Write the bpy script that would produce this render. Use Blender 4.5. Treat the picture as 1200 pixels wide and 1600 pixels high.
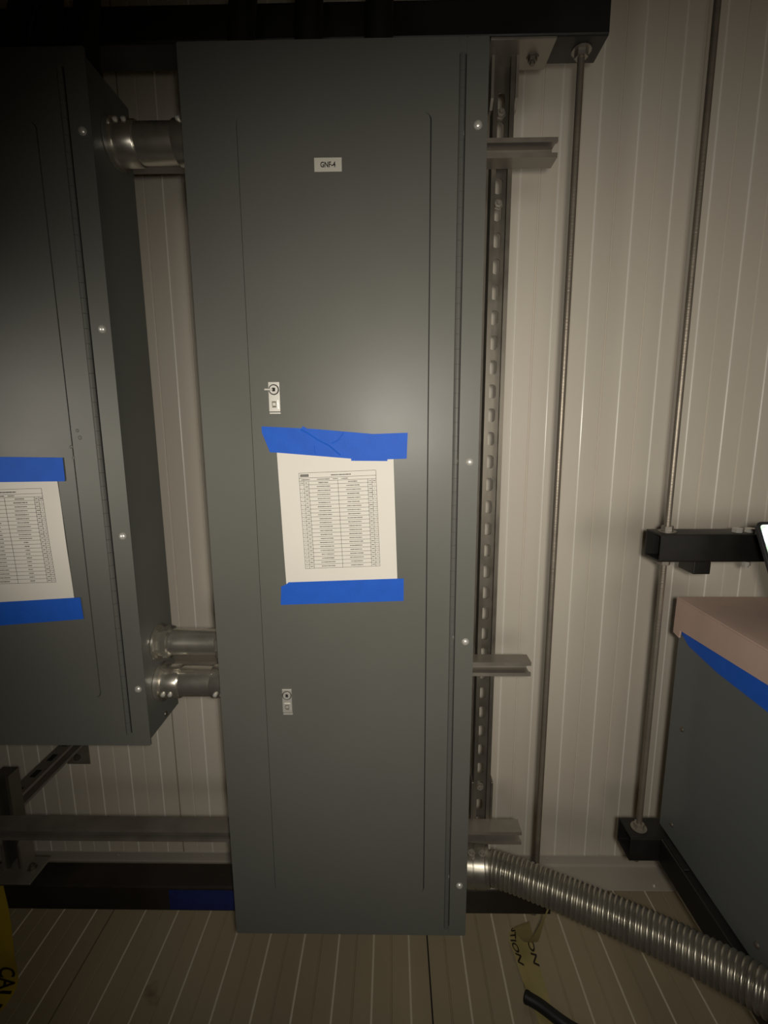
import bpy, bmesh, math, random
from mathutils import Vector, Matrix
random.seed(7)
S = bpy.context.scene
COL = S.collection
for o in list(bpy.data.objects): bpy.data.objects.remove(o)

# ------------------------------------------------------------------ camera
F = 756.0; CX, CY = 600.0, 800.0; EYE = 1.5
_dep = Vector((12, -130, F)).normalized()
_dn = Vector((25, 4395, F)); _dn = (_dn - _dep * _dn.dot(_dep)).normalized()
_rt = _dn.cross(_dep)
ROT = Matrix((_rt, _dep, -_dn))            # image axes (right, down, forward) -> world
cam = bpy.data.cameras.new('camera'); cam_o = bpy.data.objects.new('camera', cam); COL.objects.link(cam_o)
cam.sensor_fit = 'VERTICAL'; cam.sensor_height = 36.0; cam.lens = F / 1600 * 36.0
cam.clip_start = 0.02
R3 = Matrix((ROT.col[0], -ROT.col[1], -ROT.col[2])).transposed()
cam_o.matrix_world = Matrix.Translation((0, 0, EYE)) @ R3.to_4x4()
S.camera = cam_o

def ray(x, y): return ROT @ Vector((x - CX, y - CY, F))
def at_dist(x, y, r): return Vector((0, 0, EYE)) + ray(x, y).normalized() * r

# ------------------------------------------------------------------ light
S.view_settings.view_transform = 'Standard'; S.view_settings.look = 'None'
S.view_settings.exposure = 0.0; S.view_settings.gamma = 1.0; S.view_settings.use_curve_mapping = False
W = bpy.data.worlds.new('world'); S.world = W; W.use_nodes = True
W.node_tree.nodes['Background'].inputs[0].default_value = (0.6, 0.55, 0.45, 1)
W.node_tree.nodes['Background'].inputs[1].default_value = 0.02

def spot(name, loc, target, power, color, size, blend, radius):
    l = bpy.data.lights.new(name, 'SPOT'); l.energy = power; l.color = color
    l.spot_size = math.radians(size); l.spot_blend = blend; l.shadow_soft_size = radius
    o = bpy.data.objects.new(name, l); COL.objects.link(o); o.location = loc
    o.rotation_euler = (Vector(target) - Vector(loc)).to_track_quat('-Z', 'Y').to_euler()
    return o
WARM = (1.0, 0.93, 0.82)
FWD = ray(670, 900)
spot('phone_flash', (0.03, -0.03, 1.515), Vector((0.03, -0.03, 1.515)) + FWD, 32, WARM, 120, 1.0, 0.02)
spot('centre_lamp_beam', (-0.10, -0.80, 1.50), (0.12, 1.2, 1.18), 17, WARM, 76, 1.0, 0.16)
spot('left_lamp_beam', (-1.75, -0.80, 1.46), (-0.60, 0.9, 1.45), 60, WARM, 20, 1.0, 0.13)
spot('right_fill_beam', (0.75, -0.95, 1.50), (0.98, 1.45, 1.62), 30, WARM, 64, 1.0, 0.26)  # added fill spot without a known source, brightens the wall at right

# ------------------------------------------------------------------ materials
def mat(name, col, rough=0.5, metal=0.0, bump=0.0, bscale=40.0, var=0.0, vscale=6.0, rvar=0.0, stretch=None, spec=0.5):
    m = bpy.data.materials.new(name); m.use_nodes = True
    nt = m.node_tree; N = nt.nodes; L = nt.links; b = N['Principled BSDF']
    b.inputs['Base Color'].default_value = (*col, 1); b.inputs['Roughness'].default_value = rough
    b.inputs['Metallic'].default_value = metal; b.inputs['Specular IOR Level'].default_value = spec
    tc = N.new('ShaderNodeTexCoord'); src = tc.outputs['Object']
    if stretch:
        mp = N.new('ShaderNodeMapping'); mp.inputs['Scale'].default_value = stretch
        L.new(src, mp.inputs[0]); src = mp.outputs[0]
    if var or rvar:
        n = N.new('ShaderNodeTexNoise'); n.inputs['Scale'].default_value = vscale; n.inputs['Detail'].default_value = 5
        L.new(src, n.inputs['Vector'])
        if var:
            r = N.new('ShaderNodeMapRange'); r.inputs[1].default_value = .3; r.inputs[2].default_value = .7
            r.inputs[3].default_value = 1 - var; r.inputs[4].default_value = 1 + var
            L.new(n.outputs['Fac'], r.inputs[0])
            mx = N.new('ShaderNodeVectorMath'); mx.operation = 'SCALE'; mx.inputs[0].default_value = col
            L.new(r.outputs[0], mx.inputs['Scale']); L.new(mx.outputs[0], b.inputs['Base Color'])
        if rvar:
            r = N.new('ShaderNodeMapRange'); r.inputs[1].default_value = .3; r.inputs[2].default_value = .7
            r.inputs[3].default_value = rough - rvar; r.inputs[4].default_value = rough + rvar
            L.new(n.outputs['Fac'], r.inputs[0]); L.new(r.outputs[0], b.inputs['Roughness'])
    if bump:
        n = N.new('ShaderNodeTexNoise'); n.inputs['Scale'].default_value = bscale; n.inputs['Detail'].default_value = 3
        L.new(src, n.inputs['Vector'])
        bp = N.new('ShaderNodeBump'); bp.inputs['Strength'].default_value = bump; bp.inputs['Distance'].default_value = .002
        L.new(n.outputs['Fac'], bp.inputs['Height']); L.new(bp.outputs[0], b.inputs['Normal'])
    return m

M = {}
M['panel'] = mat('grey_enamel', (.120, .122, .108), .43, 0, .05, 30, .03, 5, .03, spec=.32)
M['box'] = mat('grey_enamel_box', (.145, .148, .130), .45, 0, .04, 30, .04, 6)
M['wall'] = mat('beige_wall_paint', (.74, .68, .58), .42, 0, .12, 8, .04, 3, .05, (1, 1, .35))
M['bead'] = mat('wall_bead_painted_glint', (.95, .91, .82), .25, 0)  # wall ribs: bright glint painted in as a lighter base colour
M['floor'] = mat('beige_floor_sheet', (.33, .275, .18), .5, 0, .15, 9, .12, 4, .08, (1, .35, 1))
M['fbead'] = mat('floor_bead_painted_glint', (.62, .56, .44), .35, 0)  # floor ribs: their highlight is put into the base colour
M['hinge'] = mat('worn_hinge_paint', (.20, .20, .185), .24, .45)
M['dark'] = mat('dark_gap', (.012, .011, .010), .8)
M['trim'] = mat('beige_flashing', (.48, .44, .38), .45, 0, .1, 12, .05, 5)
M['galv'] = mat('galvanised_strut', (.25, .225, .19), .40, .4, .08, 60, .14, 18, .08)
M['post'] = mat('dull_galvanised_post', (.15, .135, .11), .45, .6, .08, 60, .15, 18, .08)
M['emt'] = mat('conduit_steel', (.64, .61, .54), .27, .88, .03, 50, .08, 14, .06)
M['chrome'] = mat('bright_zinc', (.80, .78, .72), .3, .55)
M['latch'] = mat('nickel_latch', (.74, .72, .66), .32, .55)
M['rod'] = mat('threaded_rod_steel', (.27, .235, .19), .42, .6, .25, 240, .1, 30, 0, (.02, .02, 1))
M['black'] = mat('black_steel_tube', (.010, .009, .008), .5, 0, .1, 25, .2, 10, .1)
M['brownblack'] = mat('primed_steel_tube', (.020, .015, .011), .55, 0, .1, 25, .25, 10, .1)
M['cable'] = mat('black_cable_jacket', (.006, .006, .006), .55)
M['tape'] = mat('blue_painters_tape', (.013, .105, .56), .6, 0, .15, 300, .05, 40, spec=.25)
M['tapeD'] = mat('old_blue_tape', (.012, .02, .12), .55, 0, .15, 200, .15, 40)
M['paper'] = mat('white_paper', (.72, .69, .625), .7, 0, .1, 25, .01, 20)
M['ink'] = mat('printed_ink', (.03, .028, .026), .8)
M['label'] = mat('label_tape', (.62, .60, .52), .5)
M['flex'] = mat('flexible_steel_conduit', (.34, .32, .27), .32, .8, .03, 60, .12, 30, .06)
M['yellow'] = mat('yellow_caution_film', (.50, .36, .03), .38, 0, .3, 30, .1, 15)
M['pale'] = mat('pale_caution_film', (.36, .30, .12), .38, 0, .3, 30, .1, 15)
M['tapeink'] = mat('black_caution_ink', (.012, .008, .006), .5)
M['card'] = mat('brown_cardboard', (.50, .36, .30), .75, 0, .1, 60, .06, 10)
M['cabinet'] = mat('dark_grey_enamel', (.12, .132, .130), .4, 0, .05, 30, .03, 5)
M['plastic'] = mat('black_plastic', (.02, .02, .022), .35)
M['ceil'] = mat('ceiling_sheet', (.40, .31, .17), .6, 0, .1, 10, .05, 4)

# stain on the floor sheet (a scuff with its own shape)
def add_stain(m, centre, rad):
    nt = m.node_tree; N = nt.nodes; L = nt.links; b = N['Principled BSDF']
    lnk = b.inputs['Base Color'].links[0].from_socket
    g = N.new('ShaderNodeNewGeometry')
    d = N.new('ShaderNodeVectorMath'); d.operation = 'DISTANCE'; d.inputs[1].default_value = centre
    nz = N.new('ShaderNodeTexNoise'); nz.inputs['Scale'].default_value = 22
    L.new(g.outputs['Position'], nz.inputs['Vector']); L.new(g.outputs['Position'], d.inputs[0])
    ad = N.new('ShaderNodeMath'); ad.operation = 'MULTIPLY_ADD'; ad.inputs[1].default_value = .10; L.new(nz.outputs['Fac'], ad.inputs[0]); L.new(d.outputs['Value'], ad.inputs[2])
    r = N.new('ShaderNodeMapRange'); r.inputs[1].default_value = .04; r.inputs[2].default_value = .04 + rad; r.inputs[3].default_value = .92; r.inputs[4].default_value = 0
    L.new(ad.outputs[0], r.inputs[0])
    mx = N.new('ShaderNodeMix'); mx.data_type = 'RGBA'; L.new(r.outputs[0], mx.inputs[0]); L.new(lnk, mx.inputs[6]); mx.inputs[7].default_value = (.07, .035, .02, 1)
    L.new(mx.outputs[2], b.inputs['Base Color'])
add_stain(M['floor'], (-.645, 1.06, 0), .035)

# bright tablet screen: a map-like picture
def screen_mat():
    m = bpy.data.materials.new('lit_map_screen'); m.use_nodes = True; nt = m.node_tree; N = nt.nodes; L = nt.links
    b = N['Principled BSDF']; b.inputs['Base Color'].default_value = (.02, .02, .02, 1); b.inputs['Roughness'].default_value = .2
    tc = N.new('ShaderNodeTexCoord'); v = N.new('ShaderNodeTexVoronoi'); v.feature = 'DISTANCE_TO_EDGE'; v.inputs['Scale'].default_value = 60
    L.new(tc.outputs['Object'], v.inputs['Vector'])
    n = N.new('ShaderNodeTexNoise'); n.inputs['Scale'].default_value = 45; L.new(tc.outputs['Object'], n.inputs['Vector'])
    c = N.new('ShaderNodeValToRGB'); L.new(n.outputs['Fac'], c.inputs[0])
    c.color_ramp.elements[0].position = .38; c.color_ramp.elements[0].color = (.62, .82, .60, 1)
    c.color_ramp.elements[1].position = .5; c.color_ramp.elements[1].color = (.86, .90, 1, 1)
    r = N.new('ShaderNodeMapRange'); r.inputs[1].default_value = 0; r.inputs[2].default_value = .06; r.inputs[3].default_value = .55; r.inputs[4].default_value = 1
    L.new(v.outputs['Distance'], r.inputs[0])
    mx = N.new('ShaderNodeVectorMath'); mx.operation = 'SCALE'; L.new(c.outputs[0], mx.inputs[0]); L.new(r.outputs[0], mx.inputs['Scale'])
    L.new(mx.outputs[0], b.inputs['Emission Color']); b.inputs['Emission Strength'].default_value = 1.6
    return m
M['screen'] = screen_mat()

# ------------------------------------------------------------------ helpers
def mesh(name, verts, faces, mats, mi=None, smooth=False, recalc=True):
    me = bpy.data.meshes.new(name); me.from_pydata([tuple(v) for v in verts], [], faces)
    for m in (mats if isinstance(mats, (list, tuple)) else [mats]): me.materials.append(M[m])
    if mi: me.polygons.foreach_set('material_index', mi)
    if recalc:
        bm = bmesh.new(); bm.from_mesh(me); bmesh.ops.recalc_face_normals(bm, faces=bm.faces); bm.to_mesh(me); bm.free()
    if smooth: me.polygons.foreach_set('use_smooth', [True] * len(me.polygons))
    me.update(); return me
def obj(name, me, parent=None, loc=None):
    o = bpy.data.objects.new(name, me); COL.objects.link(o)
    if loc: o.location = loc
    if parent:
        o.parent = parent
        o.matrix_parent_inverse = parent_world(parent).inverted()
    return o
def parent_world(p):
    m = p.matrix_basis.copy()
    if p.parent: m = parent_world(p.parent) @ p.matrix_parent_inverse @ m
    return m
def thing(name, label, cat, loc=(0, 0, 0), group=None):
    o = bpy.data.objects.new(name, None); COL.objects.link(o); o.location = loc; o.empty_display_size = .05
    o['label'] = label; o['category'] = cat
    if group: o['group'] = group
    return o
def tag(o, label, cat, group=None):
    o['label'] = label; o['category'] = cat
    if group: o['group'] = group
    return o
def struct(o): o['kind'] = 'structure'; return o

class MB:
    """collects shapes as vertices and faces"""
    def __init__(s): s.v = []; s.f = []; s.m = []
    def add(s, v, f, mi=0):
        k = len(s.v); s.v += [Vector(p) for p in v]; s.f += [tuple(i + k for i in q) for q in f]; s.m += [mi] * len(f); return s
    def box(s, x0, x1, y0, y1, z0, z1, mi=0):
        v = [(x, y, z) for x in (x0, x1) for y in (y0, y1) for z in (z0, z1)]
        return s.add(v, [(0, 1, 3, 2), (4, 6, 7, 5), (0, 4, 5, 1), (2, 3, 7, 6), (0, 2, 6, 4), (1, 5, 7, 3)], mi)
    def prism(s, poly, fn, a0, a1, mi=0):
        """poly of 2-D points swept from a0 to a1; fn(p, a) -> 3-D"""
        n = len(poly); v = [fn(p, a0) for p in poly] + [fn(p, a1) for p in poly]
        f = [(i, (i + 1) % n, (i + 1) % n + n, i + n) for i in range(n)] + [tuple(range(n - 1, -1, -1)), tuple(range(n, 2 * n))]
        return s.add(v, f, mi)
    def ring_prism(s, outer, inner, fn, a0, a1, mi=0):
        n = len(outer); v = [fn(p, a) for a in (a0, a1) for q in (outer, inner) for p in q]
        f = []
        for i in range(n):
            j = (i + 1) % n
            f += [(i, j, j + 2 * n, i + 2 * n), (i + n, i + 3 * n, j + 3 * n, j + n), (i, i + n, j + n, j), (i + 2 * n, j + 2 * n, j + 3 * n, i + 3 * n)]
        return s.add(v, f, mi)
    def lathe(s, prof, c, axis, seg=20, mi=0):
        """prof: list of (along, radius)"""
        ax = Vector(axis).normalized(); u = ax.orthogonal().normalized(); w = ax.cross(u); c = Vector(c)
        v = [c + ax * a + (u * math.cos(t) + w * math.sin(t)) * r for a, r in prof for t in [2 * math.pi * k / seg for k in range(seg)]]
        f = [(i * seg + k, i * seg + (k + 1) % seg, (i + 1) * seg + (k + 1) % seg, (i + 1) * seg + k) for i in range(len(prof) - 1) for k in range(seg)]
        f += [tuple(range(seg - 1, -1, -1)), tuple(range((len(prof) - 1) * seg, len(prof) * seg))]
        return s.add(v, f, mi)
    def me(s, name, mats, smooth=False): return mesh(name, s.v, s.f, mats, s.m if any(s.m) else None, smooth)

def auto_smooth(me, ang=35):
    bm = bmesh.new(); bm.from_mesh(me)
    for f in bm.faces: f.smooth = True
    for e in bm.edges:
        if len(e.link_faces) == 2 and e.calc_face_angle(0) > math.radians(ang): e.smooth = False
    bm.to_mesh(me); bm.free(); return me
def bevelled(me, w, seg=2):
    bm = bmesh.new(); bm.from_mesh(me)
    bmesh.ops.bevel(bm, geom=[e for e in bm.edges if len(e.link_faces) == 2 and e.calc_face_angle(0) > .5], offset=w, segments=seg, affect='EDGES', profile=.5)
    bm.to_mesh(me); bm.free(); return me
def bbox(name, x0, x1, y0, y1, z0, z1, m, bev=.0015, seg=2):
    return bevelled(MB().box(x0, x1, y0, y1, z0, z1).me(name, m), bev, seg) if bev else MB().box(x0, x1, y0, y1, z0, z1).me(name, m)
def lathe(name, prof, c, axis, m, seg=20): return auto_smooth(MB().lathe(prof, c, axis, seg).me(name, m))
def rrect(x0, x1, z0, z1, r, n=4):
    P = []
    for cx, cz, a in ((x1 - r, z1 - r, 0), (x0 + r, z1 - r, 90), (x0 + r, z0 + r, 180), (x1 - r, z0 + r, 270)):
        for k in range(n + 1):
            t = math.radians(a + 90 * k / n); P.append((cx + r * math.cos(t), cz + r * math.sin(t)))
    return P
def plate(name, outer, holes, y0, y1, m):
    """flat plate in the XZ plane with holes, from y0 (front) to y1"""
    bm = bmesh.new(); es = []
    for loop in [outer] + holes:
        vs = [bm.verts.new((x, y0, z)) for x, z in loop]
        es += [bm.edges.new((vs[i], vs[(i + 1) % len(vs)])) for i in range(len(vs))]
    bmesh.ops.triangle_fill(bm, use_beauty=True, use_dissolve=False, edges=es)
    r = bmesh.ops.extrude_face_region(bm, geom=bm.faces[:])
    bmesh.ops.translate(bm, verts=[g for g in r['geom'] if isinstance(g, bmesh.types.BMVert)], vec=(0, y1 - y0, 0))
    bmesh.ops.recalc_face_normals(bm, faces=bm.faces)
    me = bpy.data.meshes.new(name); bm.to_mesh(me); bm.free(); me.materials.append(M[m]); return me
def sweep(name, pts, rad, m, seg=14, caps=True):
    """tube along points; rad number or list"""
    P = [Vector(p) for p in pts]; n = len(P); v = []; f = []
    T = [(P[min(i + 1, n - 1)] - P[max(i - 1, 0)]).normalized() for i in range(n)]
    u = T[0].orthogonal().normalized()
    for i in range(n):
        u = (u - T[i] * u.dot(T[i])).normalized(); w = T[i].cross(u); r = rad[i] if isinstance(rad, list) else rad
        v += [P[i] + (u * math.cos(a) + w * math.sin(a)) * r for a in [2 * math.pi * k / seg for k in range(seg)]]
    for i in range(n - 1):
        f += [(i * seg + k, i * seg + (k + 1) % seg, (i + 1) * seg + (k + 1) % seg, (i + 1) * seg + k) for k in range(seg)]
    if caps: f += [tuple(range(seg - 1, -1, -1)), tuple(range((n - 1) * seg, n * seg))]
    return auto_smooth(mesh(name, v, f, m), 50)
def spline(pts, n):
    P = [Vector(p) for p in pts]; P = [P[0] * 2 - P[1]] + P + [P[-1] * 2 - P[-2]]; out = []
    for i in range(1, len(P) - 2):
        for k in range(n):
            t = k / n; a, b, c, d = P[i - 1:i + 3]
            out.append(.5 * ((2 * b) + (c - a) * t + (2 * a - 5 * b + 4 * c - d) * t * t + (3 * b - a - 3 * c + d) * t ** 3))
    return out + [P[-2]]
def resample(pts, step):
    out = [pts[0].copy()]; acc = 0
    for a, b in zip(pts, pts[1:]):
        L = (b - a).length; d = step - acc
        while d <= L: out.append(a + (b - a) * (d / L)); d += step
        acc = (acc + L) % step
    return out
def glyphs(text, size, bold=0):
    cu = bpy.data.curves.new('t', 'FONT'); cu.body = text; cu.size = size; cu.align_x = 'CENTER'; cu.align_y = 'CENTER'; cu.resolution_u = 3; cu.offset = bold
    o = bpy.data.objects.new('t', cu); COL.objects.link(o); dg = bpy.context.evaluated_depsgraph_get()
    me = bpy.data.meshes.new_from_object(o.evaluated_get(dg)); v = [tuple(p.co[:2]) for p in me.vertices]; f = [tuple(p.vertices) for p in me.polygons]
    bpy.data.objects.remove(o); bpy.data.meshes.remove(me); return v, f

# ------------------------------------------------------------------ room
D = 1.463                     # wall plane
XL, XR, YF, ZC = -2.70, 2.07, -2.40, 2.95
PITCH = .987
def sheet_profile(j, x0, x1):
    """(x, depth, material) polyline across one ribbed sheet; depth < 0 rises into the room"""
    P = [(j + .0021, .008, 0), (j + .0021, 0, 0)]
    ev = []
    for k in range(10):
        ev.append((j + .0505 + k * .1037, 'g'))
        if k < 9: ev.append((j + .102 + k * .1037, 'b'))
    ev.sort()
    for x, t in ev:
        if x > j + PITCH - .006: continue
        if t == 'g': P += [(x - .0030, 0, 0), (x - .0010, .0026, 0), (x + .0010, .0026, 0), (x + .0030, 0, 0)]
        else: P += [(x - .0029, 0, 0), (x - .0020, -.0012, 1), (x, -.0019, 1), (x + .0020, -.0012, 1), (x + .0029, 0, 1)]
    P += [(j + PITCH - .0021, 0, 0), (j + PITCH - .0021, .008, 0)]
    return [p for p in P if x0 <= p[0] <= x1]
def sheet(name, j, x0, x1, fn, mats):
    P = sheet_profile(j, x0, x1); n = len(P)
    v = [fn(p[0], p[1], a) for a in (0, 1) for p in P]
    f = [(i, i + 1, i + 1 + n, i + n) for i in range(n - 1)]
    return mesh(name, v, f, mats, [P[i + 1][2] for i in range(n - 1)], recalc=False)

wall = struct(obj('wall_back', MB().box(XL, XR, D + .008, D + .06, 0, ZC).me('wall_back', 'dark')))
for k in range(-2, 4):
    j = -.735 + k * PITCH
    if j + PITCH < XL or j > XR: continue
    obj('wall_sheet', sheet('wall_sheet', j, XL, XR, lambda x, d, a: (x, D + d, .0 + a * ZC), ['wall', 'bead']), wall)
floor = struct(obj('floor', MB().box(XL, XR, YF, D + .06, -.06, -.008).me('floor', 'dark')))
for k in range(-2, 4):
    j = -.8855 + k * PITCH
    if j + PITCH < XL or j > XR: continue
    obj('floor_sheet', sheet('floor_sheet', j, XL, XR, lambda x, d, a: (x, D - a * (D - YF), -d), ['floor', 'fbead']), floor)
struct(obj('ceiling', MB().box(XL, XR, YF, D + .06, ZC, ZC + .05).me('ceiling', 'ceil')))
struct(obj('wall_left', MB().box(XL - .05, XL, YF, D + .06, -.06, ZC + .05).me('wall_left', 'ceil')))
struct(obj('wall_right', MB().box(XR, XR + .05, YF, D + .06, -.06, ZC + .05).me('wall_right', 'ceil')))
struct(obj('wall_front', MB().box(XL - .05, XR + .05, YF - .05, YF, -.06, ZC + .05).me('wall_front', 'ceil')))
# angle flashing along the foot of the wall
tr = struct(obj('trim_1', bevelled(MB().prism([(D - .0002, .040), (D - .0045, .040), (D - .0045, .006), (D - .012, .0035), (1.366, .0035), (1.366, .0004), (D - .0002, .0004)],
     lambda p, a: (a, p[0], p[1]), XL + .005, XR - .005).me('trim_1', 'trim'), .0008, 1)))
scr = lathe('trim_screw', [(0, .0048), (.0012, .0046), (.0022, .003)], (0, 0, 0), (0, -1, 0), 'trim', 10)
x = -2.47
while x < 2:
    obj('trim_screw', scr, tr, (x, D - .0045, .027)); x += .3005
fs = lathe('floor_screw', [(0, .007), (.002, .007), (.0022, .0045), (.006, .0045), (.0072, .003)], (0, 0, 0), (0, 0, 1), 'chrome', 12)
for x in (-1.2, -.5, .18, .8655, 1.55): obj('floor_screw', fs, tr, (x, 1.384, .0035))

# ------------------------------------------------------------------ support rack
def tube_x(name, x0, x1, y0, y1, z0, z1, t, m, r=.004):
    o = rrect(y0, y1, z0, z1, r, 2); i = rrect(y0 + t, y1 - t, z0 + t, z1 - t, r * .5, 2)
    return MB().ring_prism(o, i, lambda p, a: (a, p[0], p[1]), x0, x1).me(name, m)
def tube_y(name, y0, y1, x0, x1, z0, z1, t, m, r=.004):
    o = rrect(x0, x1, z0, z1, r, 2); i = rrect(x0 + t, x1 - t, z0 + t, z1 - t, r * .5, 2)
    return MB().ring_prism(o, i, lambda p, a: (p[0], a, p[1]), y0, y1).me(name, m)
def c_profile(w, d, t=.0028, lip=.0085, back=.007):
    """open towards d=0; w across, d deep"""
    return [(0, 0), (lip, 0), (lip, back), (lip - t, back), (lip - t, t), (t, t), (t, d - t), (w - t, d - t), (w - t, t), (w - lip + t, t), (w - lip + t, back), (w - lip, back), (w - lip, 0), (w, 0), (w, d), (0, d)]
TOPB = thing('rack_beam', 'black steel tube crossing above both grey panels', 'beam', (-.3, 1.0875, 2.225))
obj('tube', tube_x('tube', -1.45, .409, 1.05, 1.125, 2.225, 2.288, .004, 'black'), TOPB)
LOWB = thing('rack_beam', 'dark brown steel tube running low in front of the wall flashing', 'beam', (-.3, 1.0875, .274))
obj('tube', tube_x('tube', -1.45, .4015, 1.05, 1.12, .274, .3465, .004, 'brownblack'), LOWB)
# horizontal channels
def strut_h(x0, x1, z0, z1, label):
    t = thing('strut_channel', label, 'strut', ((x0 + x1) / 2, 1.07, z0), 'horizontal struts behind the panels')
    P = c_profile(z1 - z0, .041)
    obj('channel', MB().prism(P, lambda p, a: (a, 1.05 + p[1], z0 + p[0]), x0, x1).me('channel', 'galv'), t)
    return t
SU = strut_h(-1.45, .324, 2.019, 2.0545, 'galvanised channel strut passing behind the single upper conduit')
SM = strut_h(-1.45, .322, .9305, .965, 'galvanised channel strut passing behind the pair of lower conduits')
SB = strut_h(-1.45, .319, .480, .5150, 'galvanised channel strut just above the flexible conduit and wall flashing')
# slotted post
def slotted_post(x0, x1, y0, y1, z0, z1, label):
    t = thing('slotted_post', label, 'post', ((x0 + x1) / 2, (y0 + y1) / 2, z0))
    th = .0026; w = x1 - x0; lip = .009; mb = MB(); fn = lambda p, a: (x0 + p[0], y0 + p[1], a)
    mb.prism([(0, 0), (lip, 0), (lip, .006), (lip - th, .006), (lip - th, th), (th, th), (th, y1 - y0), (0, y1 - y0)], fn, z0, z1)
    mb.prism([(w, 0), (w, y1 - y0), (w - th, y1 - y0), (w - th, th), (w - lip + th, th), (w - lip + th, .006), (w - lip, .006), (w - lip, 0)], fn, z0, z1)
    pitch = .0525; z = z0; xa, xb = x0 + th, x1 - th; xm = (xa + xb) / 2
    while z < z1 - .001:
        zt = min(z + pitch, z1); zc = z + pitch / 2
        if zt - z > .05:
            n = 4; inner = rrect(xm - .0085, xm + .0085, zc - .0155, zc + .0155, .0075, n)
            outer = []
            for (px, pz) in inner:       # push every slot point out to the rim of its cell
                dx, dz = px - xm, pz - zc; k = min((xb - xm) / abs(dx) if dx else 9e9, (pitch / 2) / abs(dz) if dz else 9e9)
                outer.append((xm + dx * k, zc + dz * k))
            cor = {0: (xb, z + pitch), 1: (xa, z + pitch), 2: (xa, z), 3: (xb, z)}
            for q in range(4): outer[q * (n + 1) + n // 2] = cor[q]
            mb.ring_prism(outer, inner, lambda p, a: (p[0], a, p[1]), y1 - th, y1)
        else: mb.box(xa, xb, y1 - th, y1, z, zt)
        z = zt
    obj('channel', mb.me('channel', 'post'), t)
    bolt = lathe('bolt', [(0, .011), (.002, .011), (.0021, .0085), (.008, .0085), (.0085, .004), (.013, .004)], (0, 0, 0), (0, -1, 0), 'galv', 6)
    for z in (2.135, 1.965, .585): obj('bolt', bolt, t, (xm, y1 - th, z))
    return t
post = slotted_post(.2045, .2465, 1.0915, 1.1245, .3475, 2.2215, 'tall slotted steel post standing beside the label panel')
def post_base(x0, x1, zp, up, label, wide):
    """flat plate on a beam with two side tabs gripping a post"""
    t = thing('post_base', label, 'bracket', ((x0 + x1) / 2, 1.09, zp))
    s = 1 if up else -1; z0, z1 = (zp, zp + .005 * s)
    pl = MB(); pl.prism([(x0 - wide[0], 1.050), (x1 + wide[1], 1.050), (x1 + wide[1], 1.131), (x0 - wide[0], 1.131)], lambda p, a: (p[0], p[1], a), min(z0, z1), max(z0, z1))
    obj('plate', bevelled(pl.me('plate', 'galv'), .001, 1), t)
    for xa, xb in ((x0 - .0058, x0 - .0004), (x1 + .0004, x1 + .0058)):
        poly = [(1.088, zp + .005 * s), (1.131, zp + .005 * s), (1.131, zp + .07 * s), (1.122, zp + .095 * s), (1.100, zp + .095 * s), (1.088, zp + .08 * s)]
        obj('side_tab', MB().prism(poly, lambda p, a: (a, p[0], p[1]), xa, xb).me('side_tab', 'galv'), t)
    hd = lathe('bolt', [(0, .012), (.002, .012), (.0021, .009), (.009, .009), (.0095, .005), (.014, .005)], (0, 0, 0), (0, 0, s), 'post', 6)
    obj('bolt', hd, t, (x1 + wide[1] * .5, 1.095, zp + .005 * s))
    return t
post_base(.2045, .2465, 2.225, False, 'galvanised angle plate holding the slotted post under the black beam', (.016, .066))
post_base(.2045, .2465, .3465, True, 'galvanised foot plate of the tall slotted post, behind the flexible conduit', (.016, .03))
# splice fitting low on the post
t = thing('splice_fitting', 'grey U-shaped splice sleeve low on the tall slotted post', 'bracket', (.2255, 1.09, .516))
for xa, xb in ((.1985, .2041), (.2469, .2525)): obj('cheek', bbox('cheek', xa, xb, 1.087, 1.128, .517, .622, 'post', .001, 1), t)
# short post and wall brace at the far left
stub = thing('short_post', 'short dark steel post standing on the low beam below the cut-off panel', 'post', (-1.006, 1.09, .352))
obj('channel', MB().prism(c_profile(.041, .036), lambda p, a: (-1.027 + p[0], 1.092 + p[1], a), .352, .627).me('channel', 'post'), stub)
post_base(-1.027, -.986, .3470, True, 'galvanised foot plate with a bolt on the low brown beam', (.03, .052))
br = thing('wall_brace', 'galvanised strut brace reaching back to the wall below the cut-off panel', 'brace', (-1.06, 1.28, .48))
P = c_profile(.041, .041)
obj('channel', MB().prism(P, lambda p, a: (-1.029 - p[1], a, .466 + p[0]), 1.135, 1.4565).me('channel', 'galv'), br)
obj('wall_plate', bbox('wall_plate', -1.105, -1.026, 1.4570, 1.4612, .384, .53, 'galv', .001, 1), br)
hb = lathe('bolt', [(0, .012), (.002, .012), (.0021, .009), (.009, .009), (.0095, .005), (.014, .005)], (0, 0, 0), (0, -1, 0), 'post', 6)
obj('bolt', hb, br, (-1.066, 1.457, .412))
for k in range(4):
    obj('slot_mark', bbox('slot_mark', -1.057, -1.041, 1.17 + k * .07, 1.20 + k * .07, .5066, .5078, 'dark', 0), br)
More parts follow.
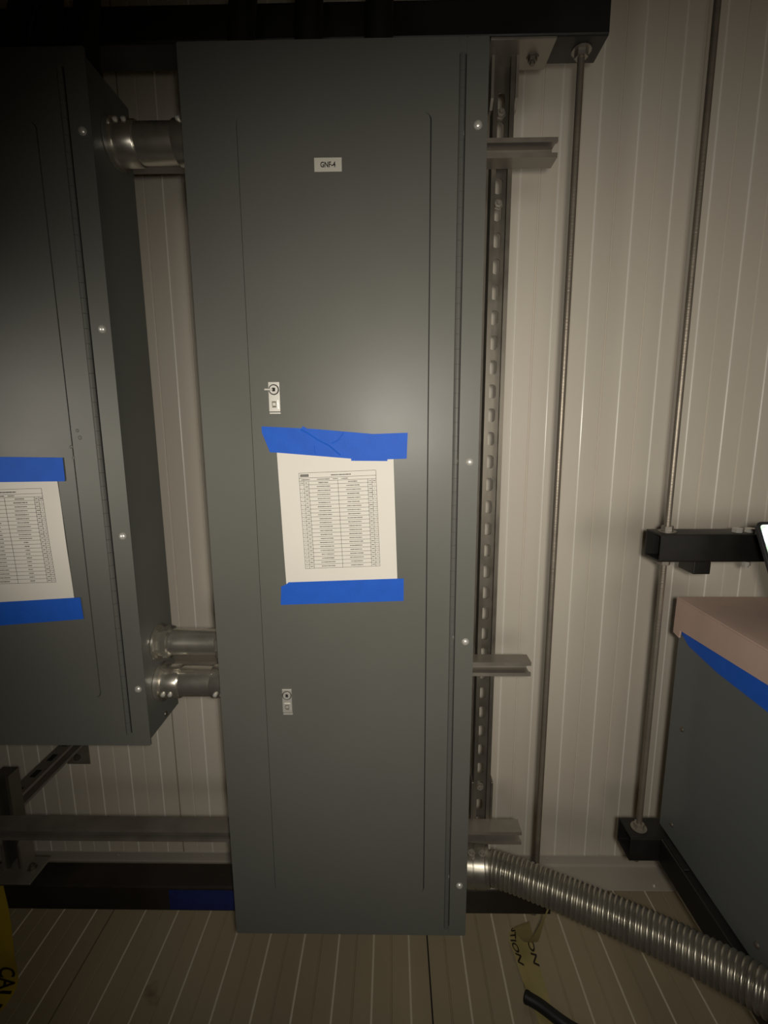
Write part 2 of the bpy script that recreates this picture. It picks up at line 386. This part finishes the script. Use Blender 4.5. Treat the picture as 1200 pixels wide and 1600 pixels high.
# threaded rods with nuts
def nut(c, r=.013, h=.011, m='galv'): return lathe('nut', [(0, r), (h, r)], c, (0, 0, 1), m, 6)
def washer(c, r=.019, m='galv'): return lathe('washer', [(0, r), (.002, r)], c, (0, 0, 1), m, 16)
def rod(x, y, z0, stops, label):
    t = thing('threaded_rod', label, 'rod', (x, y, z0))
    obj('shaft', lathe('shaft', [(0, .0068), (ZC - .002 - z0, .0068)], (x, y, z0), (0, 0, 1), 'rod', 12), t)
    for z, s in stops:
        obj('washer', washer((x, y, z if s > 0 else z - .002)), t)
        obj('nut', nut((x, y, z + .002 if s > 0 else z - .013)), t)
    return t
rod(.372, 1.0875, .235, [(2.2248, -1), (.3468, 1), (.2738, -1)], 'threaded steel rod beside the tall slotted post')
rod(.6233, 1.0835, .405, [(1.2672, 1), (1.2036, -1), (.5002, 1), (.4325, -1)], 'threaded steel rod passing through the short black tube ends')
# rack around the cabinet on the other side
RT = thing('rack_beam', 'open-ended black tube beside the lit tablet', 'beam', (.95, 1.083, 1.204))
obj('tube', tube_x('tube', .594, 1.35, 1.05, 1.116, 1.204, 1.267, .004, 'black'), RT)
for x in (.775, .803):
    obj('nut', nut((x, 1.075, 1.2672), .011, .009, 'chrome'), RT)
obj('bolt_tip', lathe('bolt_tip', [(0, .009), (.009, .009), (.0095, .006), (.013, .006)], (.792, 1.06, 1.2038), (0, 0, -1), 'chrome', 8), RT)
obj('hanger_stub', bbox('hanger_stub', .673, .711, 1.054, 1.112, 1.175, 1.2039, 'black', .002), RT)
FR = thing('support_frame', 'black welded tube frame carrying the dark grey cabinet', 'frame', (.68, .8, .4325))
obj('end_tube', tube_x('end_tube', .589, .735, 1.05, 1.118, .4345, .5000, .004, 'black'), FR)
obj('long_tube', tube_y('long_tube', .12, 1.0495, .660, .735, .4345, .5000, .004, 'black'), FR)
obj('clip_plate', bbox('clip_plate', .664, .677, .96, 1.045, .5001, .5045, 'black', .001, 1), FR)
for y in (.20,): obj('foot', bbox('foot', .668, .727, y - .03, y + .03, .0002, .4344, 'black', .003), FR)

# ------------------------------------------------------------------ grey panelboards
PF = .902                      # front of the covers
kn = lathe('hinge_knuckle', [(0, .0050), (.02520, .0050)], (0, 0, 0), (0, 0, 1), 'panel', 10)
def kn_mesh(m):
    me = kn.copy(); me.materials.clear(); me.materials.append(M[m]); return me
screw_me = lathe('screw', [(0, .0072), (.0022, .0066), (.0042, .0046), (.005, .0015)], (0, 0, 0), (0, -1, 0), 'chrome', 16)
def panelboard(name, label, x0, x1, z0, z1, screws, latches, dz, hz, group):
    t = thing(name, label, 'electrical panel', ((x0 + x1) / 2, .98, z0), group)
    hx = x1 - .0430; dx1 = x1 - .0925; dx0 = x0 + .0915
    # box: open tray behind the cover
    e = .006
    mb = MB(); mb.box(x0 + e, x1 - e, PF + .0042, 1.0495, z0 + e, z1 - e)
    obj('enclosure', bevelled(mb.me('enclosure', 'box'), .0012, 1), t)
    hole = rrect(dx0, dx1, dz[0], dz[1], .012)
    obj('cover', plate('cover', rrect(x0, hx - .0050, z0, z1, .002, 1), [hole], PF, PF + .0036, 'panel'), t)
    obj('side_strip', plate('side_strip', rrect(hx + .0068, x1, z0, z1, .002, 1), [], PF, PF + .0036, 'panel'), t)
    obj('cover_backing', MB().box(hx - .007, hx + .009, PF + .0032, PF + .004, z0 + .004, z1 - .004).me('cover_backing', 'dark'), t)
    obj('end_piece', MB().box(hx - .0051, hx + .0066, PF, PF + .003, z0, hz[0] - .001).me('end_piece', 'panel'), t)
    obj('end_piece', MB().box(hx - .0051, hx + .0066, PF, PF + .003, hz[1] + .001, z1).me('end_piece', 'panel'), t)
    d = obj('door', plate('door', rrect(dx0 + .0009, dx1 - .0021, dz[0] + .00012, dz[1] - .00012, .0112), [], PF - .0002, PF + .003, 'panel'), t)
    obj('door_recess', MB().box(dx0 - .004, dx1 + .004, PF + .0037, PF + .0041, dz[0] - .004, dz[1] + .004).me('door_recess', 'dark'), t)
    n = int((hz[1] - hz[0]) / .0254); st = (hz[1] - hz[0]) / n
    km = kn_mesh('hinge')
    for k in range(n): obj('hinge_knuckle', km, t, (hx, PF - .0012, hz[0] + k * st))
    for z in screws:
        s = obj('screw', screw_me, t, (x1 - .0155, PF, z))
    for (lx, lz, w, h, key) in latches:
        y = PF - .0004
        la = obj('latch', bevelled(MB().box(lx - w / 2, lx + w / 2, y - .0028, y, lz - h / 2, lz + h / 2).me('latch', 'latch'), .0008, 2), t)
        yf = y - .0028
        obj('lock_cylinder', lathe('lock_cylinder', [(0, .0082), (.0008, .0082), (.0022, .0074), (.0022, .004), (.0006, .0036)], (lx, yf, lz + h * .24), (0, -1, 0), 'chrome', 20), la)
        obj('cylinder_seat', lathe('cylinder_seat', [(0, .0096), (.0003, .0096)], (lx, yf, lz + h * .24), (0, -1, 0), 'dark', 20), la)
        obj('key_hole', bbox('key_hole', lx - .0026, lx + .0026, yf - .0012, yf - .0007, lz + h * .24 - .0032, lz + h * .24 + .0032, 'dark', 0), la)
        if key: obj('key', bevelled(MB().box(lx - w / 2 - .006, lx - .001, yf - .006, yf - .0022, lz + h * .24 - .0018, lz + h * .24 + .0016).me('key', 'chrome'), .0006, 1), la)
        fx0, fx1, fz0, fz1 = lx - w * .33, lx + w * .33, lz - h * .42, lz - h * .10
        obj('pull_frame', MB().ring_prism(rrect(fx0, fx1, fz0, fz1, .001, 1), rrect(fx0 + .0028, fx1 - .0028, fz0 + .003, fz1 - .0028, .0006, 1), lambda p, a: (p[0], a, p[1]), yf - .0024, yf).me('pull_frame', 'latch'), la)
        obj('pull_recess', MB().box(fx0 + .0028, fx1 - .0028, yf - .0004, yf, fz0 + .003, fz1 - .0028).me('pull_recess', 'post'), la)
        obj('pull_tongue', bbox('pull_tongue', lx - .0028, lx + .0028, yf - .0022, yf - .0004, fz0 + .006, fz1 - .005, 'chrome', .0004, 1), la)
        obj('lower_lip', bbox('lower_lip', lx - w / 2 + .001, lx + w / 2 + .001, y - .0045, y - .0003, lz - h / 2 - .0042, lz - h / 2 - .0012, 'latch', .0005, 1), la)
    return t
CP = panelboard('panelboard', 'tall grey electrical panel with a small white label and taped sheet', -.3498, .1602, .390, 2.124,
    (1.996, 1.4384, 1.0838, .5195), ((-.2135, 1.5585, .0205, .053, True), (-.2137, .957, .0195, .051, False)), (.5006, 2.0161), (.413, 2.0985), None)
LP = panelboard('panelboard', 'shorter grey electrical panel joined to the conduits, with no label', -1.0125, -.5025, .8532, 2.121,
    (1.996, 1.679, 1.299, .980), ((-.876, 1.5585, .0205, .053, False),), (.9614, 2.0114), (.8823, 2.0906), None)
# small dents by the door edge of the shorter panel
for (dx, z, r) in ((-.5835, 1.500, .0035), (-.5800, 1.487, .004), (-.5985, 1.470, .0035), (-.5965, 1.45, .003)):
    obj('dent', lathe('dent', [(0, r), (.0004, r * .8), (.0006, r * .4)], (dx, PF - (.0002 if dx < -.595 else 0), z), (0, -1, 0), 'panel', 10), LP)
# knock-out screws on the side of the shorter panel
for (y, z) in ((1.035, .885), (.985, .873)):
    obj('side_screw', lathe('side_screw', [(0, .006), (.002, .005), (.003, .003)], (-.5085, y, z), (1, 0, 0), 'post', 10), LP)

# white label with writing
lb = thing('name_label', 'small white adhesive label with dark lettering on the tall panel', 'label', (-.106, .9, 1.929))
obj('sticker', bbox('sticker', -.1292, -.0829, PF - .0008, PF - .0003, 1.9287, 1.9500, 'label', 0), lb)
v, f = glyphs('GNF-4', .0118, .00035)
obj('lettering', mesh('lettering', [(-.1062 + a * .78, PF - .00105, 1.9390 + b) for a, b in v], f, 'ink', recalc=False), lb)

# ------------------------------------------------------------------ printed sheets and blue tape
DIG = {c: glyphs(c, .0040) for c in '0123456789'}
def sheet_of_paper(label, cx, cz, rot, trot, tc, ts, seed, ph):
    rnd = random.Random(seed)
    t = thing('printed_sheet', label, 'paper', (cx, .9, cz - .14))
    W2, H2 = .10795, .1397; c, s = math.cos(rot), math.sin(rot)
    def wave(u, v): return .0011 + .0007 * math.sin(u * 46 + v * 9 + ph) * (.5 + .5 * math.cos(v * 13 + ph)) + .0004 * math.sin(v * 40 + u * 18)
    def pos(u, v, e=0): return (cx + u * c - v * s, PF - .0003 - wave(u, v) - e, cz + u * s + v * c)
    nx, ny = 16, 20
    V = [pos(-W2 + 2 * W2 * i / nx, -H2 + 2 * H2 * j / ny) for j in range(ny + 1) for i in range(nx + 1)]
    Fq = [(j * (nx + 1) + i, j * (nx + 1) + i + 1, (j + 1) * (nx + 1) + i + 1, (j + 1) * (nx + 1) + i) for j in range(ny) for i in range(nx)]
    pm = mesh('paper', V, Fq, 'paper', smooth=True, recalc=False); o = obj('paper', pm, t)
    # printed table
    ct, st = math.cos(trot - rot), math.sin(trot - rot); tw, th = ts
    pv, pf = [], []
    def T(a, b):                       # table fractions -> sheet u, v
        x, y = (a - .5) * tw, (.5 - b) * th
        return tc[0] + x * ct - y * st, tc[1] + x * st + y * ct
    def quad(a0, b0, a1, b1, n=1):
        for k in range(n):
            if abs(a1 - a0) * tw > abs(b1 - b0) * th: q = [(a0 + (a1 - a0) * k / n, b0), (a0 + (a1 - a0) * (k + 1) / n, b0), (a0 + (a1 - a0) * (k + 1) / n, b1), (a0 + (a1 - a0) * k / n, b1)]
            else: q = [(a0, b0 + (b1 - b0) * k / n), (a1, b0 + (b1 - b0) * k / n), (a1, b0 + (b1 - b0) * (k + 1) / n), (a0, b0 + (b1 - b0) * (k + 1) / n)]
            k0 = len(pv); pv.extend(pos(*T(*p), .00025) for p in q); pf.append((k0, k0 + 1, k0 + 2, k0 + 3))
    lw = .00062
    def hl(b, a0=0, a1=1, w=lw): quad(a0, b - w / th / 2, a1, b + w / th / 2, 14)
    def vl(a, b0, b1=1, w=lw): quad(a - w / tw / 2, b0, a + w / tw / 2, b1, 14)
    def words(ac, bc, wid, h=.0017):    # illegible small print: short broken dashes
        x = ac - wid / 2
        while x < ac + wid / 2 - .002:
            l = rnd.uniform(.006, .013); hh = h * rnd.uniform(.7, 1.1) / th
            quad(x, bc - hh / 2, x + l, bc + hh / 2); x += l + rnd.uniform(.002, .0045)
    def number(ac, bc, txt, k=1.0):
        for i, ch in enumerate(txt):
            gv, gf = DIG[ch]; u, v = T(ac, bc); off = (i - (len(txt) - 1) / 2) * .0023 * k; k0 = len(pv)
            pv.extend(pos(u + off + a * k * .9, v + b * k, .00025) for a, b in gv); pf.extend(tuple(q + k0 for q in fc) for fc in gf)
    B1, B2, B3 = .052, .085, .1215; rows = 21; rh = (1 - B3) / rows
    for b in (0, B1, B2, B3): hl(b)
    for r in range(1, rows + 1): hl(B3 + r * rh)
    vl(0, 0); vl(1, 0)
    for a in (.056, .12, .502, .889, .947): vl(a, B2)
    [quad(.018 + k * .0185, .013, .018 + k * .0185 + .0135, .041) for k in range(6)]; words(.54, .030, .25, .0021)
    words(.08, .07, .12); words(.31, .069, .16); words(.47, .069, .07); words(.59, .069, .08)
    for a, w in ((.028, .03), (.088, .035), (.31, .13), (.695, .12), (.918, .03), (.974, .03)): words(a, (B2 + B3) / 2, w)
    for r in range(rows):
        b = B3 + (r + .5) * rh
        words(.31, b, rnd.uniform(.15, .19)); words(.695, b, rnd.uniform(.15, .19) if seed == 3 or r < 10 else .06)
        number(.028, b, str(2 * r + 1)); number(.974, b, str(2 * r + 2))
        words(.088, b, .034); words(.918, b, .034)
    obj('printed_table', mesh('printed_table', pv, pf, 'ink', recalc=False), o)
    return t
sheet_of_paper('white printed circuit table taped to the tall panel under its latch', -.1016, 1.335, math.radians(1.7), math.radians(2.1), (.0030, -.0055), (.1440, .1845), 3, 0.3)
sheet_of_paper('white printed circuit table taped to the shorter panel beside its hinge', -.7370, 1.292, math.radians(1.3), math.radians(1.6), (.0015, .006), (.1480, .1850), 5, 2.0)

def tape_piece(name, poly, y0, y1, m='tape', wob=.0):
    return plate(name, poly, [], y0, y1, m)
ty = PF - .0026
tp = thing('blue_tape', 'wrinkled blue tape strip over the top of the sheet on the tall panel', 'tape', (-.1, .9, 1.442))
obj('strip', tape_piece('strip', [(-.2392, 1.5057), (-.1391, 1.5003), (-.0337, 1.4908), (.0294, 1.4928), (.0276, 1.4454), (-.0082, 1.4443), (-.0750, 1.4458), (-.211, 1.4575), (-.2258, 1.4584), (-.239, 1.4943)], ty, ty + .0004), tp)
obj('second_strip', tape_piece('second_strip', [(-.0752, 1.4420), (-.0082, 1.4412), (-.0080, 1.4450), (.0045, 1.4452), (.0048, 1.4725), (-.1010, 1.4690), (-.0752, 1.4470)], ty - .0005, ty - .0001), tp)
cr = MB()      # a folded crease: a low sharp ridge across the strip
def crease(pts, h, w):
    for (a, b) in zip(pts, pts[1:]):
        d = Vector((b[0] - a[0], b[1] - a[1])).normalized(); n = Vector((-d[1], d[0]))
        q = [(a[0] + n[0] * w, ty - .0001, a[1] + n[1] * w), (b[0] + n[0] * w, ty - .0001, b[1] + n[1] * w), (b[0], ty - h, b[1]), (a[0], ty - h, a[1]), (a[0] - n[0] * w * .5, ty - .0001, a[1] - n[1] * w * .5), (b[0] - n[0] * w * .5, ty - .0001, b[1] - n[1] * w * .5)]
        cr.add(q, [(0, 1, 2, 3), (3, 2, 5, 4)])
crease([(-.166, 1.5010), (-.150, 1.492), (-.134, 1.481), (-.115, 1.4715), (-.094, 1.4535)], .0012, .0055)
crease([(-.088, 1.494), (-.097, 1.481), (-.112, 1.473)], .0006, .002)
crease([(-.1425, 1.470), (-.1405, 1.4545)], .0007, .002)
obj('crease', cr.me('crease', 'tape'), tp)
tb = thing('blue_tape', 'smooth blue tape strip along the bottom of the sheet on the tall panel', 'tape', (-.1, .9, 1.16))
obj('strip', tape_piece('strip', [(-.2007, 1.2071), (.0224, 1.215), (.0224, 1.1697), (-.2182, 1.1614), (-.2157, 1.199), (-.208, 1.2022)], ty, ty + .0004), tb)
obj('second_strip', tape_piece('second_strip', [(-.2015, 1.2075), (.0140, 1.2150), (.0145, 1.1965), (-.1990, 1.1890)], ty - .0004, ty - .0001), tb)
tag(obj('blue_tape', tape_piece('blue_tape', [(-.870, 1.4545), (-.6156, 1.4503), (-.6160, 1.409), (-.6173, 1.4059), (-.874, 1.4035)], ty, ty + .0004)), 'blue tape strip over the top of the sheet on the shorter panel', 'tape')
tag(obj('blue_tape', tape_piece('blue_tape', [(-.872, 1.161), (-.6132, 1.1767), (-.6113, 1.132), (-.868, 1.111)], ty, ty + .0004)), 'blue tape strip along the bottom of the sheet on the shorter panel', 'tape')
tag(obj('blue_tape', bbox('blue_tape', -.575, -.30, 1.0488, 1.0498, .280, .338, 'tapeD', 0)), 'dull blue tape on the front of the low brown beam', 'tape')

# ------------------------------------------------------------------ conduits between the panels
XA, XB = -.5080, -.3445
def conduit(y, z, r, kind, label, sc):
    t = thing('conduit', label, 'conduit', ((XA + XB) / 2, y, z - r), 'conduits between the two panels')
    obj('pipe', lathe('pipe', [(0, r), (XB - XA - .024, r)], (XA + .012, y, z), (1, 0, 0), 'emt', 32), t)
    for s, x in ((1, XA + .0004), (-1, XB - .0004)):
        R = r
        if kind == 'set':
            prof = [(0, R + .010), (.009, R + .010), (.010, R + .0035), (.045, R + .0035), (.047, R + .0022), (.047, R)]
        else:
            prof = [(0, R + .008), (.009, R + .008), (.0095, R + .003), (.017, R + .003), (.018, R + .0075), (.028, R + .0075), (.030, R + .003), (.034, R)]
        fit = obj('connector', lathe('connector', prof, (x, y, z), (s, 0, 0), 'emt', 10 if kind != 'set' else 32), t)
        if kind == 'set':
            for dx in (.018, .033):
                a = Vector((0, math.cos(sc) * -1, math.sin(sc)))
                obj('set_screw', lathe('set_screw', [(0, .0046), (.005, .0046), (.0062, .003)], Vector((x + s * dx, y, z)) + a * (R + .0025), a, 'chrome', 8), fit)
        else:
            obj('lock_ring', lathe('lock_ring', [(0, R + .012), (.004, R + .012)], (x + s * .0005, y, z), (s, 0, 0), 'emt', 12), fit)
    return t
conduit(.985, 2.019, .0335, 'set', 'single upper steel conduit joining the two panels', .75)
conduit(.982, 1.0465, .0285, 'comp', 'steel conduit with hexagonal fittings, upper of the lower pair', 0)
conduit(.979, .956, .0325, 'set', 'steel conduit with set screws, lower of the lower pair', -.35)

# ------------------------------------------------------------------ black cables over the panels
def cable(pts, r, label):
    t = thing('power_cable', label, 'cable', pts[0])
    obj('jacket', sweep('jacket', spline(pts, 6), r, 'cable', 14), t)
    z0 = pts[0][2]
    obj('gland', lathe('gland', [(0, r + .006), (.006, r + .006), (.0065, r + .003), (.016, r + .003), (.018, r)], (pts[0][0], pts[0][1], z0 - .001), (0, 0, 1), 'cable', 8), t)
zt = 2.1182; zl = 2.1152
cable([(-.258, .965, zt), (-.2585, .966, 2.19), (-.245, .97, 2.32), (-.235, .97, 2.6), (-.235, .97, ZC - .003)], .0235, 'black cable entering the tall panel nearest the gap between panels')
cable([(-.142, .965, zt), (-.1415, .966, 2.19), (-.136, .97, 2.32), (-.13, .97, 2.6), (-.13, .97, ZC - .003)], .0245, 'black cable entering the tall panel, middle one of three')
cable([(-.020, .965, zt), (-.020, .966, 2.19), (-.015, .97, 2.32), (-.01, .97, 2.6), (-.01, .97, ZC - .003)], .0245, 'black cable entering the tall panel, farthest from the shorter panel')
cable([(-.655, .965, zl), (-.652, .966, 2.19), (-.628, .97, 2.29), (-.605, .97, 2.6), (-.60, .97, ZC - .003)], .0185, 'thin leaning black cable entering the shorter panel')
cable([(-.591, .965, zl), (-.590, .966, 2.19), (-.586, .97, 2.29), (-.55, .97, 2.6), (-.545, .97, ZC - .003)], .0205, 'upright black cable entering the shorter panel')
cable([(-.535, .965, zl), (-.531, .966, 2.19), (-.519, .97, 2.29), (-.49, .97, 2.6), (-.485, .97, ZC - .003)], .0205, 'black cable entering the shorter panel at its conduit side')

# ------------------------------------------------------------------ flexible conduit
pix = [(738, 1351), (760, 1354), (800, 1366), (850, 1385), (900, 1406), (950, 1427), (1000, 1449), (1050, 1472), (1100, 1497), (1150, 1523), (1200, 1553)]
path = [at_dist(x, y, 1.42 - .09 * k / 10) for k, (x, y) in enumerate(pix)]
path[0] = Vector((.1700, .980, .491))
path += [Vector((.668, .645, .556)), Vector((.73, .58, .558)), Vector((.81, .50, .53)), Vector((.90, .40, .42)), Vector((.98, .30, .22)), Vector((1.03, .18, .06)), Vector((1.05, .06, .0415))]
sp = resample(spline(path, 14), .00095)
FLR = .0375; pitch = .0102
rad = []; base = .058
for i in range(len(sp)):
    s = i * .00095; ph = (s % pitch) / pitch
    rad.append(FLR - .0046 + .0046 * abs(math.sin(math.pi * ph)) ** .6 if s > base else FLR - .005)
flx = thing('flexible_conduit', 'ribbed flexible steel conduit leaving the low side of the tall panel', 'conduit', (.4, .9, .0))
obj('ribbed_sleeve', sweep('ribbed_sleeve', sp, rad, 'flex', 24), flx)
d0 = (sp[42] - sp[0]).normalized(); c0 = Vector((.1545, .981, .4905))
fit = obj('connector', lathe('connector', [(0, .050), (.0085, .050), (.009, .0445), (.016, .0445), (.0165, .0425), (.0185, .0425), (.019, .0445), (.036, .0440), (.0365, .0425), (.0385, .0425), (.039, .0440), (.0620, .0432), (.064, .0405), (.070, .0395)], c0, (sp[58] - c0), 'flex', 32), flx)
for k in (.026, .05):
    p = c0 + (sp[58] - c0).normalized() * k
    obj('clamp_screw', lathe('clamp_screw', [(0, .0085), (.010, .0085), (.0105, .005), (.016, .005)], p + Vector((0, -.012, .040)), (0, -.25, 1), 'galv', 8), fit)

# ------------------------------------------------------------------ cabinet on the other rack, cardboard, tape, tablet
cb = thing('side_cabinet', 'dark grey electrical cabinet turned sideways on the black tube frame', 'electrical panel', (.78, .8, .5008))
obj('enclosure', bevelled(MB().box(.684, .885, .725, 1.088, .5048, 1.098).me('enclosure', 'cabinet'), .0015, 1), cb)
obj('front_cover', bbox('front_cover', .680, .6838, .720, 1.093, .5050, 1.100, 'cabinet', .0008, 1), cb)
for (y, z) in ((1.045, .545), (1.045, .80), (.765, .545), (.765, .80)):
    obj('screw', lathe('screw', [(0, .006), (.002, .0055), (.0038, .003)], (.680, y, z), (-1, 0, 0), 'post', 12), cb)
cd = thing('cardboard_cap', 'folded brown cardboard strip capping the dark grey cabinet', 'cardboard', (.78, .8, 1.1))
obj('top_flap', bbox('top_flap', .6735, .900, .70, 1.104, 1.1012, 1.1050, 'card', .0006, 1), cd)
cf = MB(); cf.prism([(.70, 1.1012), (1.104, 1.1012), (1.106, 1.016), (1.082, 1.012), (1.080, 1.031), (.70, 1.048)], lambda p, a: (a, p[0], p[1]), .6735, .6775)
obj('front_flap', cf.me('front_flap', 'card'), cd)
obj('end_flap', bbox('end_flap', .6778, .80, 1.1005, 1.104, 1.03, 1.1010, 'card', .0006, 1), cd)
bt = MB(); bt.prism([(1.081, 1.036), (1.079, 1.022), (1.05, 1.006), (.95, .994), (.722, .990), (.722, 1.053)], lambda p, a: (a, p[0], p[1]), .6781, .6793)
tag(obj('blue_tape', bt.me('blue_tape', 'tape')), 'blue tape under the cardboard on the dark grey cabinet', 'tape')
# tablet leaning back on a wire stand
tt = thing('tablet_computer', 'tablet with a glowing white map screen propped on the cardboard', 'tablet', (.775, .80, 1.1055))
lean = math.atan2(.0418, .0697); TW, TH = .172, .246
bx = Vector((.690, .912 - math.sin(lean) * TH, 1.3227 - math.cos(lean) * TH)); eu = Vector((1, 0, 0)); ev = Vector((0, math.sin(lean), math.cos(lean))); en = eu.cross(ev)   # en points to the camera
def tab(poly_o, d0, d1, nm, m):
    return MB().prism(poly_o, lambda p, a: bx + eu * p[0] + ev * p[1] + en * a, d0, d1).me(nm, m)
obj('case', bevelled(tab(rrect(0, TW, 0, TH, .010), -.0085, 0, 'case', 'plastic'), .0012, 1), tt)
so = tab(rrect(.0055, TW - .0055, .0065, TH - .0065, .006), .0002, .0006, 'screen', 'screen')
obj('screen', so, tt)
# stand
zb = bx.z
st = thing('tablet_stand', 'black folding stand behind the glowing tablet', 'stand', (.775, .86, 1.1055))
obj('ledge', bbox('ledge', .72, .85, bx.y - .012, bx.y + .05, 1.1054, max(1.1065, zb - .002), 'plastic', 0), st)
m1 = bx + ev * .16 - en * .0095
for x in (.822, .850): obj('prop_leg', sweep('prop_leg', [(x, m1.y + .004, m1.z), (x, m1.y + .075, 1.109)], .0035, 'plastic', 8), st)
obj('cross_bar', sweep('cross_bar', [(.815, m1.y + .004, m1.z), (.857, m1.y + .004, m1.z)], .0038, 'plastic', 8), st)
obj('base_bar', bbox('base_bar', .826, .846, bx.y + .04, m1.y + .08, 1.1054, 1.1082, 'plastic', 0), st)

# ------------------------------------------------------------------ caution tape
def caution(label, left, right, rows, m, word, offs, scale, thing_loc):
    """ribbon between two edge curves, with lettering printed along it"""
    L = spline(left, 8); R = spline(right, 8); k = min(len(L), len(R)); L, R = L[:k], R[:k]
    t = thing('caution_tape', label, 'tape', thing_loc); nv = 6; V = []; Fc = []
    for i in range(k):
        for j in range(nv + 1):
            s = j / nv; p = L[i].lerp(R[i], s); V.append(p)
    Fc = [(i * (nv + 1) + j, i * (nv + 1) + j + 1, (i + 1) * (nv + 1) + j + 1, (i + 1) * (nv + 1) + j) for i in range(k - 1) for j in range(nv)]
    o = obj('film', mesh('film', V, Fc, m, smooth=True, recalc=False), t)
    mid = [L[i].lerp(R[i], .5) for i in range(k)]; cum = [0]
    for a, b in zip(mid, mid[1:]): cum.append(cum[-1] + (b - a).length)
    GV, GF = glyphs(word, scale, scale * .02)
    def place(a, b):
        s = offs + (a - x0); s = max(0, min(cum[-1] - 1e-4, s)); i = max(q for q in range(k) if cum[q] <= s); i = min(i, k - 2)
        f = (s - cum[i]) / max(1e-6, cum[i + 1] - cum[i]); l = L[i].lerp(L[i + 1], f); r = R[i].lerp(R[i + 1], f); w = (r - l)
        nrm = w.cross(mid[i + 1] - mid[i]).normalized()
        if nrm.y > 0 or nrm.z < -.3: nrm = -nrm
        if nrm.z < 0 and abs(nrm.y) < .2: nrm = -nrm
        return l + w * (.5 + b / .072) + nrm * .0012
    for row, st in rows:
        gv = [(a * st, b + row) for a, b in GV]; x0 = min(a for a, b in gv)
        keep = [fc for fc in GF if max(offs + gv[q][0] - x0 for q in fc) < cum[-1]]
        obj('lettering', mesh('lettering', [place(a, b) for a, b in gv], keep, 'tapeink', recalc=False), o)
    return t
# pale tape on the floor beside the flexible conduit
caution('pale yellow caution tape trailing over the floor below the flexible conduit',
        [(.392, 1.046, .345), (.386, 1.043, .285), (.372, 1.13, .09), (.362, 1.24, .006), (.343, 1.205, .006), (.347, 1.159, .012), (.354, 1.102, .006), (.367, 1.028, .006), (.372, .95, .006), (.36, .86, .006)],
        [(.418, 1.046, .345), (.390, 1.043, .285), (.400, 1.13, .09), (.418, 1.26, .006), (.414, 1.204, .006), (.413, 1.135, .004), (.4148, 1.057, .004), (.418, .99, .005), (.43, .93, .005), (.43, .86, .006)], [(-.024, 1.9), (.026, 1.7)], 'pale', 'CAUTION', .36, .024, (.39, 1.1, 0))
caution('yellow caution tape hanging off the low brown beam to the floor',
        [(-1.075, 1.044, .352), (-1.072, 1.040, .27), (-1.072, 1.03, .16), (-1.085, 1.03, .05), (-1.12, 1.02, .006), (-1.20, 1.0, .006), (-1.30, .98, .006)],
        [(-.998, 1.044, .352), (-.990, 1.040, .27), (-.985, 1.03, .16), (-.995, 1.03, .05), (-1.05, .97, .006), (-1.19, .93, .006), (-1.30, .905, .006)], [(.012, 1.15)], 'yellow', 'CAUTION', .235, .046, (-1.04, 1.05, 0))
# black cable on the floor
fc = thing('floor_cable', 'black cable lying on the ribbed floor at the end of the caution tape', 'cable', (.42, 1.0, 0))
obj('jacket', sweep('jacket', spline([(.352, 1.050, .0165), (.385, 1.030, .0165), (.444, .985, .0165), (.53, .94, .0165), (.62, .86, .0165), (.70, .70, .0165), (.72, .4, .0165)], 8), .0145, 'cable', 12), fc)
obj('end_cap', lathe('end_cap', [(0, .0155), (.008, .0155), (.011, .012)], (.357, 1.047, .0165), (-.85, .52, 0), 'cable', 12), fc)
